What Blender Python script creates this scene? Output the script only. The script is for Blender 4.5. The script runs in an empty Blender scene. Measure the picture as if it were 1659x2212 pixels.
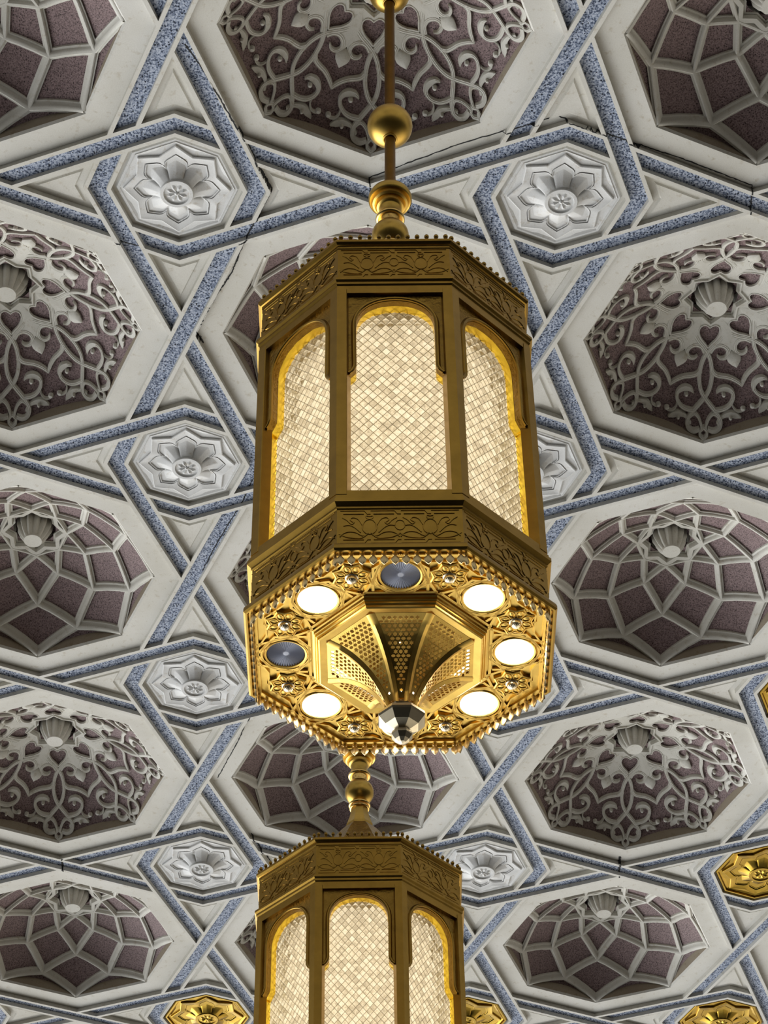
import bpy, bmesh, math, random
from math import sin, cos, pi, radians as R, hypot, tan
from mathutils import Matrix, Vector
random.seed(4)
C = bpy.context.scene.collection
S = 3.0                      # metres per ceiling bay
T8 = tan(pi / 8)

# ------------------------------------------------------------------ camera
cam = bpy.data.cameras.new('camera')
camo = bpy.data.objects.new('camera', cam); C.objects.link(camo)
RM = [[0.9992560048493857, -0.03669505057667359, -0.011870553298779271],
      [0.017132023860943358, 0.6980865126657654, -0.7158084342841664],
      [0.03455329985503352, 0.7150725096779327, 0.6981958001676913]]
CP = Vector((0.8497537873717392, -3.1131279187774226, -4.696821055982137))
M = Matrix(RM).transposed() @ Matrix(((1, 0, 0), (0, -1, 0), (0, 0, -1)))
camo.matrix_world = Matrix.Translation(CP * S) @ M.to_4x4()
cam.sensor_fit = 'HORIZONTAL'; cam.sensor_width = 36.0
cam.lens = 4857.76 / 1659 * 36.0
cam.clip_start = 0.1; cam.clip_end = 200
bpy.context.scene.camera = camo

# ------------------------------------------------------------------ world, exposure
sc = bpy.context.scene
sc.view_settings.view_transform = 'Standard'; sc.view_settings.look = 'None'
sc.view_settings.gamma = 1.0; sc.view_settings.use_curve_mapping = False
sc.view_settings.exposure = 0.0
w = bpy.data.worlds.new('hall'); sc.world = w; w.use_nodes = True
nt = w.node_tree; nt.nodes.clear()
def N(nt, t, **k):
    n = nt.nodes.new(t)
    for a, b in k.items(): setattr(n, a, b)
    return n
tc = N(nt, 'ShaderNodeTexCoord')
def lobe(direction, power, colour, strength):
    d = Vector(direction).normalized()
    dt = N(nt, 'ShaderNodeVectorMath', operation='DOT_PRODUCT'); dt.inputs[1].default_value = d
    nt.links.new(tc.outputs['Generated'], dt.inputs[0])
    mx = N(nt, 'ShaderNodeMath', operation='MAXIMUM'); mx.inputs[1].default_value = 0
    nt.links.new(dt.outputs['Value'], mx.inputs[0])
    pw = N(nt, 'ShaderNodeMath', operation='POWER'); pw.inputs[1].default_value = power
    nt.links.new(mx.outputs[0], pw.inputs[0])
    b = N(nt, 'ShaderNodeBackground'); b.inputs[0].default_value = (*colour, 1)
    ml = N(nt, 'ShaderNodeMath', operation='MULTIPLY'); ml.inputs[1].default_value = strength
    nt.links.new(pw.outputs[0], ml.inputs[0]); nt.links.new(ml.outputs[0], b.inputs[1])
    return b
base = N(nt, 'ShaderNodeBackground'); base.inputs[0].default_value = (1, .97, .92, 1); base.inputs[1].default_value = .012
acc = base
for b in (lobe((-.60, .70, -.44), 8.0, (.97, .98, .98), 7.3), lobe((.60, .70, -.45), 8, (1, .90, .74), 1.7), lobe((-.1, .65, -.9), 5, (.88, .94, 1), .20)):
    ad = N(nt, 'ShaderNodeAddShader'); nt.links.new(acc.outputs[0], ad.inputs[0]); nt.links.new(b.outputs[0], ad.inputs[1]); acc = ad
wo = N(nt, 'ShaderNodeOutputWorld'); nt.links.new(acc.outputs[0], wo.inputs[0])

# ------------------------------------------------------------------ materials
def mat(name):
    m = bpy.data.materials.new(name); m.use_nodes = True
    t = m.node_tree; p = t.nodes['Principled BSDF']
    return m, t, p
def ramp(t, src, stops):
    r = N(t, 'ShaderNodeValToRGB'); e = r.color_ramp.elements
    while len(e) < len(stops): e.new(.5)
    for el, (pos, col) in zip(e, stops): el.position = pos; el.color = (*col, 1)
    t.links.new(src, r.inputs[0]); return r
def noise(t, co, scale, detail=4, rough=.55):
    n = N(t, 'ShaderNodeTexNoise'); n.inputs['Scale'].default_value = scale
    n.inputs['Detail'].default_value = detail; n.inputs['Roughness'].default_value = rough
    t.links.new(co, n.inputs['Vector']); return n
def bump(t, p, h, strength, dist):
    b = N(t, 'ShaderNodeBump'); b.inputs['Strength'].default_value = strength; b.inputs['Distance'].default_value = dist
    t.links.new(h, b.inputs['Height']); t.links.new(b.outputs[0], p.inputs['Normal'])
def stone(name, a, b_, c, rough=.75):
    m, t, p = mat(name)
    g = N(t, 'ShaderNodeNewGeometry')
    n1 = noise(t, g.outputs['Position'], 1.3, 5, .6)
    r = ramp(t, n1.outputs['Fac'], [(.3, a), (.55, b_), (.75, c)])
    n2 = noise(t, g.outputs['Position'], 14, 4, .7)
    r2 = ramp(t, n2.outputs['Fac'], [(.30, (.66, .58, .46)), (.43, (1, 1, 1)), (1, (1, 1, 1))])
    n3 = noise(t, g.outputs['Position'], 120, 2, .6)
    r3 = ramp(t, n3.outputs['Fac'], [(.25, (.86, .85, .84)), (.7, (1.0, 1.0, 1.0))])
    x = N(t, 'ShaderNodeMixRGB', blend_type='MULTIPLY'); x.inputs[0].default_value = .55
    t.links.new(r.outputs[0], x.inputs[1]); t.links.new(r2.outputs[0], x.inputs[2])
    y = N(t, 'ShaderNodeMixRGB', blend_type='MULTIPLY'); y.inputs[0].default_value = .8
    t.links.new(x.outputs[0], y.inputs[1]); t.links.new(r3.outputs[0], y.inputs[2])
    t.links.new(y.outputs[0], p.inputs['Base Color'])
    p.inputs['Roughness'].default_value = rough; p.inputs['Specular IOR Level'].default_value = .25
    bump(t, p, n3.outputs['Fac'], .25, .002)
    return m
def terrazzo(name, light, mid, dark, scale, pit):
    m, t, p = mat(name)
    g = N(t, 'ShaderNodeNewGeometry')
    n = noise(t, g.outputs['Position'], scale, 2, .75)
    r = ramp(t, n.outputs['Fac'], [(.37, dark), (.46, mid), (.60, light)])
    v = N(t, 'ShaderNodeTexVoronoi'); v.inputs['Scale'].default_value = scale * .80
    t.links.new(g.outputs['Position'], v.inputs['Vector'])
    n4 = noise(t, g.outputs['Position'], scale * .3, 1, .5)
    # only some of the cells carry a dark chip, of varied size
    ms = N(t, 'ShaderNodeSeparateColor'); t.links.new(v.outputs['Color'], ms.inputs[0])
    rs = N(t, 'ShaderNodeMapRange'); rs.inputs[1].default_value = .25; rs.inputs[2].default_value = 1.0
    rs.inputs[3].default_value = 0.0; rs.inputs[4].default_value = pit
    t.links.new(ms.outputs[0], rs.inputs[0])
    lt = N(t, 'ShaderNodeMath', operation='LESS_THAN'); t.links.new(v.outputs['Distance'], lt.inputs[0]); t.links.new(rs.outputs[0], lt.inputs[1])
    x = N(t, 'ShaderNodeMixRGB'); x.inputs[2].default_value = (*[c * .35 for c in dark], 1)
    t.links.new(lt.outputs[0], x.inputs[0]); t.links.new(r.outputs[0], x.inputs[1])
    t.links.new(x.outputs[0], p.inputs['Base Color'])
    p.inputs['Roughness'].default_value = .7; p.inputs['Specular IOR Level'].default_value = .3
    bump(t, p, n.outputs['Fac'], .4, .004)
    return m
def metal(name, col, rough, bscale=0, bstr=0, var=.12, dist=.003):
    m, t, p = mat(name)
    tcn = N(t, 'ShaderNodeTexCoord')
    n = noise(t, tcn.outputs['Object'], 9, 3, .6)
    r = ramp(t, n.outputs['Fac'], [(.3, [c * (1 - var) for c in col]), (.7, [min(1, c * (1 + var)) for c in col])])
    t.links.new(r.outputs[0], p.inputs['Base Color'])
    p.inputs['Metallic'].default_value = 1.0; p.inputs['Roughness'].default_value = rough
    if bscale:
        n2 = noise(t, tcn.outputs['Object'], bscale, 3, .6); bump(t, p, n2.outputs['Fac'], bstr, dist)
    return m
MW = stone('cream_stone', (.56, .545, .49), (.63, .62, .575), (.68, .675, .645))
MR = stone('plaster_relief', (.52, .505, .45), (.60, .59, .54), (.66, .65, .61), .7)
MI = stone('pale_plaster', (.60, .61, .61), (.66, .665, .66), (.70, .705, .70), .6)
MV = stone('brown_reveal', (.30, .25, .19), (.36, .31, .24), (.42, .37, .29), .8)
MB = terrazzo('blue_terrazzo', (.46, .505, .60), (.175, .215, .31), (.030, .042, .075), 60, .40)
MM = terrazzo('mauve_terrazzo', (.25, .18, .18), (.165, .115, .115), (.075, .05, .05), 84, .34)
MG = metal('satin_gold', (.60, .39, .09), .34, 160, .06)
MD = metal('dark_gold', (.34, .205, .040), .30, 120, .05)
MRD = metal('bronze_rod', (.17, .085, .012), .40, 120, .05)
MBR = metal('glass_lit_gold', (1.0, .68, .08), .26)  # gold lightened to stand for light falling from the glass
MPG = metal('polished_gold', (.88, .60, .20), .22)
MCH = metal('pale_gold', (.80, .70, .50), .30)
MGR = metal('relief_gold', (.30, .18, .036), .36, 30, .5, .2, .02)
MOG = metal('medallion_gold', (.34, .215, .032), .28, 12, .15, .15, .01)
m, t, p = mat('gap_shade'); p.inputs['Base Color'].default_value = (.02, .02, .02, 1); p.inputs['Roughness'].default_value = .9; MJ = m  # near-black colour for the shade inside the ceiling gaps
# cut glass: light passes diffusely, cool lines at the cuts
m, t, p = mat('cut_glass')
t.nodes.remove(p)
g = N(t, 'ShaderNodeTexCoord')
n = noise(t, g.outputs['Object'], 30, 3, .7)
gi = N(t, 'ShaderNodeNewGeometry'); av = N(t, 'ShaderNodeMath', operation='MULTIPLY_ADD'); av.inputs[1].default_value = .24; 
t.links.new(gi.outputs['Random Per Island'], av.inputs[0])
hf = N(t, 'ShaderNodeMath', operation='MULTIPLY'); hf.inputs[1].default_value = .76; t.links.new(n.outputs['Fac'], hf.inputs[0]); t.links.new(hf.outputs[0], av.inputs[2])
r = ramp(t, av.outputs[0], [(.38, (.42, .34, .20)), (.52, (.80, .72, .54)), (.70, (1.0, .97, .86))])
tr = N(t, 'ShaderNodeBsdfTranslucent'); t.links.new(r.outputs[0], tr.inputs[0])
gl = N(t, 'ShaderNodeBsdfGlass'); gl.inputs['Color'].default_value = (1, .98, .92, 1); gl.inputs['Roughness'].default_value = .22; gl.inputs['IOR'].default_value = 1.45
mx = N(t, 'ShaderNodeMixShader'); mx.inputs[0].default_value = .28
t.links.new(tr.outputs[0], mx.inputs[1]); t.links.new(gl.outputs[0], mx.inputs[2])
t.links.new(mx.outputs[0], t.nodes['Material Output'].inputs[0]); MGL = m
m, t, p = mat('glass_joint'); t.nodes.remove(p)
g = N(t, 'ShaderNodeBsdfTranslucent'); g.inputs[0].default_value = (.36, .33, .27, 1)
g2 = N(t, 'ShaderNodeBsdfDiffuse'); g2.inputs[0].default_value = (.5, .48, .42, 1)
mx = N(t, 'ShaderNodeAddShader'); t.links.new(g.outputs[0], mx.inputs[0]); t.links.new(g2.outputs[0], mx.inputs[1])
t.links.new(mx.outputs[0], t.nodes['Material Output'].inputs[0]); MGJ = m
BACK = True
MLF = metal('leaf_gold', (.92, .72, .40), .42)
def emit(name, col, st):
    m, t, p = mat(name); t.nodes.remove(p)
    e = N(t, 'ShaderNodeEmission'); e.inputs[0].default_value = (*col, 1); e.inputs[1].default_value = st
    t.links.new(e.outputs[0], t.nodes['Material Output'].inputs[0]); return m
ME = emit('lamp_face', (1, .90, .76), 18)
MT = emit('lamp_tube', (1, .87, .66), 1.5)
MT2 = emit('openwork_glow', (1, .85, .6), 2.5)  # glow of the added ring behind the openwork
m, t, p = mat('unlit_lens'); p.inputs['Base Color'].default_value = (.36, .38, .45, 1); p.inputs['Roughness'].default_value = .30; p.inputs['Specular IOR Level'].default_value = .6; p.inputs['Metallic'].default_value = .15; MU = m

# ------------------------------------------------------------------ mesh helpers
class MBd:
    """collects vertices (in bay units) and faces of ONE mesh"""
    def __init__(s): s.v = []; s.f = []
    def add(s, vs, fs):
        o = len(s.v); s.v += [tuple(q) for q in vs]; s.f += [tuple(i + o for i in f) for f in fs]
    def mesh(s, name, m, smooth=30, recalc=True):
        me = bpy.data.meshes.new(name)
        me.from_pydata([(x * S, y * S, z * S) for x, y, z in s.v], [], s.f)
        if recalc:
            b = bmesh.new(); b.from_mesh(me)
            bmesh.ops.remove_doubles(b, verts=b.verts, dist=1e-6)
            bmesh.ops.recalc_face_normals(b, faces=b.faces); b.to_mesh(me); b.free()
        me.materials.append(m)
        if smooth:
            me.polygons.foreach_set('use_smooth', [True] * len(me.polygons))
            me.set_sharp_from_angle(angle=R(smooth))
        me.update(); return me
def link(name, me, parent=None, loc=(0, 0, 0), rot=(0, 0, 0), scale=None):
    o = bpy.data.objects.new(name, me); C.objects.link(o)
    o.location = [c * S for c in loc]; o.rotation_euler = rot
    if scale: o.scale = scale
    if parent: o.parent = parent
    return o
def empty(name, loc, label=None, cat=None, group=None):
    o = bpy.data.objects.new(name, None); C.objects.link(o); o.location = [c * S for c in loc]
    o.empty_display_size = .1
    if label: o['label'] = label
    if cat: o['category'] = cat
    if group: o['group'] = group
    return o
def obj(name, mb, m, parent=None, smooth=30, **k):
    return link(name, mb.mesh(name, m, smooth), parent, **k)

CLAMP = [False]
def ribbon(mb, path, width, zf, prof, closed=False):
    """sweep a profile [(across -1..1, proud)] along a 2-D path lying on the surface z=zf(x,y); proud is towards the room (-z)"""
    n = len(path)
    if not hasattr(width, '__len__'): width = [width] * n
    vs = []; k = len(prof)
    for i, (x, y) in enumerate(path):
        if closed: a = path[i - 1]; b = path[(i + 1) % n]
        else: a = path[max(i - 1, 0)]; b = path[min(i + 1, n - 1)]
        d1 = Vector((x - a[0], y - a[1])); d2 = Vector((b[0] - x, b[1] - y))
        if d1.length < 1e-9: d1 = d2
        if d2.length < 1e-9: d2 = d1
        d1.normalize(); d2.normalize(); d = (d1 + d2)
        if d.length < 1e-6: d = d1
        d.normalize(); c = max(.45, d.dot(d1)); nx, ny = -d.y / c, d.x / c
        for (o, h) in prof:
            px, py = x + nx * o * width[i] / 2, y + ny * o * width[i] / 2
            zz = zf(px, py) - h
            vs.append((px, py, max(zz, .0012) if CLAMP[0] else zz))
    fs = []
    for i in range(n if closed else n - 1):
        j = (i + 1) % n
        for q in range(k - 1):
            fs.append((i * k + q, i * k + q + 1, j * k + q + 1, j * k + q))
    if not closed:
        fs.append(tuple(range(k))); fs.append(tuple((n - 1) * k + q for q in range(k)))
    mb.add(vs, fs)
def smoothpath(pts, sub=4):
    out = []
    n = len(pts)
    for i in range(n - 1):
        p0 = pts[max(i - 1, 0)]; p1 = pts[i]; p2 = pts[i + 1]; p3 = pts[min(i + 2, n - 1)]
        for s in range(sub):
            t = s / sub
            out.append(tuple(.5 * ((2 * b) + (c - a) * t + (2 * a - 5 * b + 4 * c - d) * t * t + (-a + 3 * b - 3 * c + d) * t ** 3) for a, b, c, d in zip(p0, p1, p2, p3)))
    out.append(tuple(pts[-1])); return out
def subdiv(pts, sub, closed=False):
    out = []; n = len(pts)
    for i in range(n if closed else n - 1):
        a = pts[i]; b = pts[(i + 1) % n]
        for s in range(sub): out.append((a[0] + (b[0] - a[0]) * s / sub, a[1] + (b[1] - a[1]) * s / sub))
    if not closed: out.append(tuple(pts[-1]))
    return out
def rot2(p, a): return (p[0] * cos(a) - p[1] * sin(a), p[0] * sin(a) + p[1] * cos(a))
def fill2d(loops, depth, bevel=0.0):
    """filled 2-D outline with holes, thickness depth centred on z=0"""
    cu = bpy.data.curves.new('t', 'CURVE'); cu.dimensions = '2D'; cu.fill_mode = 'BOTH'
    for lp in loops:
        sp = cu.splines.new('POLY'); sp.points.add(len(lp) - 1); sp.use_cyclic_u = True
        for q, (x, y) in zip(sp.points, lp): q.co = (x * 100, y * 100, 0, 1)
    cu.extrude = depth * 50; cu.bevel_depth = bevel * 100; cu.bevel_resolution = 1
    o = bpy.data.objects.new('t', cu); C.objects.link(o)
    dg = bpy.context.evaluated_depsgraph_get(); ev = o.evaluated_get(dg); me = ev.to_mesh()
    vs = [tuple(c / 100 for c in v.co) for v in me.vertices]; fs = [tuple(q.vertices) for q in me.polygons]
    ev.to_mesh_clear(); bpy.data.objects.remove(o); bpy.data.curves.remove(cu)
    return vs, fs
def clip(poly, p0, nrm):
    out = []
    for i in range(len(poly)):
        a = poly[i]; b = poly[(i + 1) % len(poly)]
        da = (a[0] - p0[0]) * nrm[0] + (a[1] - p0[1]) * nrm[1]; db = (b[0] - p0[0]) * nrm[0] + (b[1] - p0[1]) * nrm[1]
        if da >= 0: out.append(a)
        if (da >= 0) != (db >= 0):
            s = da / (da - db); out.append((a[0] + (b[0] - a[0]) * s, a[1] + (b[1] - a[1]) * s))
    return out
def prism(mb, poly, z0, z1):
    n = len(poly)
    if n < 3: return
    mb.add([(x, y, z0) for x, y in poly] + [(x, y, z1) for x, y in poly],
           [tuple(range(n)), tuple(range(n, 2 * n))] + [(i, (i + 1) % n, n + (i + 1) % n, n + i) for i in range(n)])
def plate(mb, poly, ztop, zface, ch):
    """raised plate with chamfered rim; poly convex-ish, counter-clockwise or not, inset by ch"""
    n = len(poly); ins = inset(poly, ch)
    mb.add([(x, y, ztop) for x, y in poly] + [(x, y, zface) for x, y in ins],
           [tuple(range(n, 2 * n))] + [(i, (i + 1) % n, n + (i + 1) % n, n + i) for i in range(n)])
def inset(poly, d):
    n = len(poly); ar = sum(poly[i][0] * poly[(i + 1) % n][1] - poly[(i + 1) % n][0] * poly[i][1] for i in range(n))
    sg = 1 if ar > 0 else -1; out = []
    for i in range(n):
        a = Vector(poly[i - 1]); b = Vector(poly[i]); c = Vector(poly[(i + 1) % n])
        e1 = (b - a).normalized(); e2 = (c - b).normalized()
        n1 = Vector((-e1.y, e1.x)) * sg; n2 = Vector((-e2.y, e2.x)) * sg
        nn = (n1 + n2); k = nn.length_squared / 2
        q = b + nn * (d / max(k, .15)); out.append((q.x, q.y))
    return out
def ngon(n, r, a0=0): return [(r * cos(a0 + 2 * pi * i / n), r * sin(a0 + 2 * pi * i / n)) for i in range(n)]
def star(n, ro, ri, a0=0): return [((ro if i % 2 == 0 else ri) * cos(a0 + pi * i / n), (ro if i % 2 == 0 else ri) * sin(a0 + pi * i / n)) for i in range(2 * n)]

# ================================================================== CEILING
RH = .39                     # radius of the octagonal opening of a coffer
HZ = .0165                    # how far the stone fillets stand proud
WB = .0335                   # half width of a band, fillets included
WI = .0225                   # half width of the blue stone
VIS = {(i, j) for i in (0, 1, 2) for j in range(5)}
RING = {(i, j) for i in range(-1, 4) for j in range(-1, 6)} - VIS
FAR = {(i, j) for i in range(-3, 6) for j in range(-4, 9)} - VIS - RING
mb = MBd()
for (i, j) in sorted(VIS | RING):
    hole = ngon(8, RH); hole2 = ngon(8, RH - .006)
    out = [(.5, 0), (.5, .5), (0, .5), (-.5, .5), (-.5, 0), (-.5, -.5), (0, -.5), (.5, -.5)]
    vs = [(i + x, j + y, 0) for x, y in hole] + [(i + x, j + y, 0) for x, y in out] + [(i + x, j + y, .007) for x, y in hole2]
    mb.add(vs, [(k, (k + 1) % 8, 8 + (k + 1) % 8, 8 + k) for k in range(8)] + [(k, (k + 1) % 8, 16 + (k + 1) % 8, 16 + k) for k in range(8)])
for (i, j) in sorted(FAR):
    mb.add([(i - .5, j - .5, 0), (i + .5, j - .5, 0), (i + .5, j + .5, 0), (i - .5, j + .5, 0)], [(0, 1, 2, 3)])
ceiling = obj('ceiling', mb, MW, None, 20); ceiling['kind'] = 'structure'
ceiling['label'] = 'cream stone coffered ceiling with interlaced bands'

# bands: piece = centreline points and the two crossings it dives under
D = .1464466; V1 = .2071068
def band_meshes(path, ends):
    fil, blu = MBd(), MBd()
    n = len(path)
    for i in range(n - 1):
        a = Vector(path[i]); b = Vector(path[i + 1]); d = (b - a).normalized(); nr = Vector((-d.y, d.x))
        ext = .12
        a2 = a - d * ext; b2 = b + d * ext
        for (o1, o2, tgt) in ((-WB, -WI, fil), (WI, WB, fil), (-WI, WI, blu)):
            poly = [tuple(a2 + nr * o1), tuple(b2 + nr * o1), tuple(b2 + nr * o2), tuple(a2 + nr * o2)]
            if i == 0:
                p0, dr = ends[0]; nn = Vector((-dr[1], dr[0])).normalized()
                if nn.dot(b - a) < 0: nn = -nn
                poly = clip(poly, tuple(Vector(p0) + nn * WB), tuple(nn))
            else:
                dp = (a - Vector(path[i - 1])).normalized(); bis = (dp + d).normalized()
                poly = clip(poly, tuple(a), tuple(bis))
            if not poly: continue
            if i == n - 2:
                p0, dr = ends[1]; nn = Vector((-dr[1], dr[0])).normalized()
                if nn.dot(a - b) < 0: nn = -nn
                poly = clip(poly, tuple(Vector(p0) + nn * WB), tuple(nn))
            else:
                dn = (Vector(path[i + 2]) - b).normalized(); bis = (dn + d).normalized()
                poly = clip(poly, tuple(b), tuple(-bis))
            if len(poly) < 3: continue
            if tgt is fil: prism(fil, poly, 0.0005, -HZ)
            else: prism(blu, poly, 0.0005, -.0015)
    return fil, blu
tB = (.3536, -.1464)         # direction of a shallow band
Bpath = [(-D, D), (0, V1), (.5, 0)]
# start crossing (-D,D): over band there is the one leaving the left vertex for the lower X
over_start = (.1464, .3536)
over_end = (.3536, .1464)
bandB = band_meshes(Bpath, (((-D, D), over_start), ((.5, 0), over_end)))
bandA = band_meshes([(-.1464, .3536), (.1464, -.3536)], (((-.1464, .3536), (.3536, -.1464)), ((.1464, -.3536), (.3536, -.1464))))
def mesh_of(mbx, nm, m_): return mbx.mesh(nm, m_, 0)
mBf, mBb = mesh_of(bandB[0], 'stone_band', MW), mesh_of(bandB[1], 'blue_inlay', MB)
mAf, mAb = mesh_of(bandA[0], 'stone_band', MW), mesh_of(bandA[1], 'blue_inlay', MB)
pan = MBd()
tri0 = [(0, .47), (-D, D), (0, V1), (D, D)]                       # from a medallion towards the X below it
tri = inset([(0, .5), (-D, D), (0, V1), (D, D)], WB + .0165)
plate(pan, tri, 0.0005, -.0045, .004)
mTri = pan.mesh('triangular_panel', MW, 0)
vis_r = {(i, j) for i in (0, 1, 2) for j in range(5)} - {(2, 0), (2, 1)}
rest = MBd(); restb = MBd()
def stamp(dst, src, ang, tx, ty):
    dst.add([(*(lambda q: (q[0] + tx, q[1] + ty))(rot2((x, y), ang)), z) for x, y, z in src.v], src.f)
for i in range(-1, 4):
    for j in range(-1, 6):
        cx, cy = i + .5, j + .5
        v = (i, j) in vis_r
        near = lambda x, y: -.15 < x < 2.45 + .07 * y and -.1 < y < 4.58 and x > -.02 - .065 * y
        for k in range(4):
            a = k * pi / 2
            mx_, my_ = rot2((.12, .25), a)
            if near(cx + mx_, cy + my_):
                o = link('stone_band', mBf, ceiling, (cx, cy, 0), (0, 0, a)); link('blue_inlay', mBb, o)
            else:
                stamp(rest, bandB[0], a, cx, cy); stamp(restb, bandB[1], a, cx, cy)
            mx_, my_ = rot2((0, .3), a)
            if near(cx + mx_, cy + my_): link('triangular_panel', mTri, ceiling, (cx, cy, 0), (0, 0, a))
            else: stamp(rest, pan, a, cx, cy)
        # the over band of the X above (0,-.5) and of the X to the left (-.5,0)
        for (px, py, a) in ((cx, cy - .5, 0), (cx - .5, cy, pi / 2)):
            if near(px, py):
                o = link('stone_band', mAf, ceiling, (px, py, 0), (0, 0, a)); link('blue_inlay', mAb, o)
            else: stamp(rest, bandA[0], a, px, py); stamp(restb, bandA[1], a, px, py)
o = obj('outlying_bands', rest, MW, ceiling, 0); o['kind'] = 'stuff'
o = obj('outlying_inlays', restb, MB, ceiling, 0); o['kind'] = 'stuff'
# panel joints and cracks: near-black strips painted for the shade in open gaps
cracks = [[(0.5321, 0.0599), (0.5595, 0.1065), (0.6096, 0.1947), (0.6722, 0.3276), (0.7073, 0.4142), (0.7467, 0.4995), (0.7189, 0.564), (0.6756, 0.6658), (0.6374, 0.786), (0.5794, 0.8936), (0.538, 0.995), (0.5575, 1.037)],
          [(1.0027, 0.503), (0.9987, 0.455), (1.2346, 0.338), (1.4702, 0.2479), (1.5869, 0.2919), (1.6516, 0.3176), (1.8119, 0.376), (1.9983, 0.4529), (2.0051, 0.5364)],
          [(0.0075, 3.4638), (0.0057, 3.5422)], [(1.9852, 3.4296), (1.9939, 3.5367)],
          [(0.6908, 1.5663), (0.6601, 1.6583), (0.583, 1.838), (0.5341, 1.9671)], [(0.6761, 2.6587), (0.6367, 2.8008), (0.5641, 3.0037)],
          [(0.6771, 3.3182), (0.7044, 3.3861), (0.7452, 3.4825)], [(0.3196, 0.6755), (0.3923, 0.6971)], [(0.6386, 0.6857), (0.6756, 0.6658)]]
def octd(x, y, apo): return abs(max(x * cos(pi / 8 + k * pi / 4) + y * sin(pi / 8 + k * pi / 4) for k in range(8)) - apo)
def crack_z(x, y):
    d = min(min(octd(x - i, y - j, .46194) for i in (round(x),) for j in (round(y),)), octd(x - math.floor(x) - .5, y - math.floor(y) - .5, V1 * cos(pi / 8)))
    return -HZ if WI - .001 < d < WB + .001 else (-.0016 if d < WB else 0)
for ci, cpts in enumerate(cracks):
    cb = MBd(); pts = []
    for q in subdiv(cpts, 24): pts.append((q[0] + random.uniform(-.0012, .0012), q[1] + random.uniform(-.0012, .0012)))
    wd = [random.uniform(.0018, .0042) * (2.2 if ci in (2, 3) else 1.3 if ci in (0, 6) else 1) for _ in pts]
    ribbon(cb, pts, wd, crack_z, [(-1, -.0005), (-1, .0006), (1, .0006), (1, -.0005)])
    obj('joint_gap_shade', cb, MJ, ceiling, 0)

# ------------------------------------------------------------------ coffers
def zg(x, y): return .206 - 1.30 * (x * x + y * y)          # coloured ground of the dome
def zoct(th):                                               # radius of the octagon opening (vertices on the axes)
    a = (th % (pi / 4)) - pi / 8
    return (RH - .006) * cos(pi / 8) / cos(a)
shell = MBd(); NR, NT = 14, 96
rs0 = .066
vs = []
for r_ in range(NR + 1):
    for k in range(NT):
        th = 2 * pi * k / NT; ro = zoct(th); r0 = rs0; rr = r0 + (ro - r0) * r_ / NR
        x, y = rr * cos(th), rr * sin(th); vs.append((x, y, zg(x, y)))
shell.add(vs, [(r_ * NT + k, r_ * NT + (k + 1) % NT, (r_ + 1) * NT + (k + 1) % NT, (r_ + 1) * NT + k) for r_ in range(NR) for k in range(NT)])
# small deeper drum behind the pendant
vs = [(rs0 * cos(2 * pi * k / NT), rs0 * sin(2 * pi * k / NT), zg(rs0, 0)) for k in range(NT)] + [(.085 * cos(2 * pi * k / NT), .085 * sin(2 * pi * k / NT), .245) for k in range(NT)] + [(0, 0, .245)]
shell.add(vs, [(k, (k + 1) % NT, NT + (k + 1) % NT, NT + k) for k in range(NT)] + [(NT + k, NT + (k + 1) % NT, 2 * NT) for k in range(NT)])
mShell = shell.mesh('dome_shell', MM, 40)
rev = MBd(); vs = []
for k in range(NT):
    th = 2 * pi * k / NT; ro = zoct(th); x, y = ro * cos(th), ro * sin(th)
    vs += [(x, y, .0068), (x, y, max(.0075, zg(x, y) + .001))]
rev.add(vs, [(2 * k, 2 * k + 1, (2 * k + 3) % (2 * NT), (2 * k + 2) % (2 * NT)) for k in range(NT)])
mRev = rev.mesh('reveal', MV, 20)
BEAD = [(-1, 0), (-1, .0065), (-.60, .0075), (-.48, .0135), (-.22, .0170), (.22, .0170), (.48, .0135), (.60, .0075), (1, .0065), (1, 0)]
def pol(r, deg): return (r * cos(R(deg)), r * sin(R(deg)))
CLAMP[0] = True
lat = MBd()
for k in range(8):
    for sg in (1, -1):
        a = 45 * k
        nodes = [pol(.380, a), pol(.326, a + sg * 22.5), pol(.254, a + sg * 45), pol(.171, a + sg * 67.5), pol(.103, a + sg * 90)]
        ribbon(lat, subdiv(nodes, 3), .0235, zg, BEAD)
ribbon(lat, subdiv(ngon(8, .103), 2, True), .0185, zg, BEAD, True)
ribbon(lat, subdiv(star(8, .098, .078), 1, True), .012, zg, [(-1, 0), (-1, .016), (1, .016), (1, 0)], True)
mLat = lat.mesh('lattice_tracery', MR, 38)
# star shaped moulding round the pendant
smd = MBd()
ribbon(smd, star(8, .094, .074), .010, zg, [(-1, -.03), (-1, .006), (-.3, .0145), (.6, .0145), (1, .009), (1, 0)], True)
ribbon(smd, star(8, .084, .066), .007, zg, [(-1, -.04), (-1, .000), (1, .005), (1, 0)], True)
mStar = smd.mesh('star_moulding', MR, 30)
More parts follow.
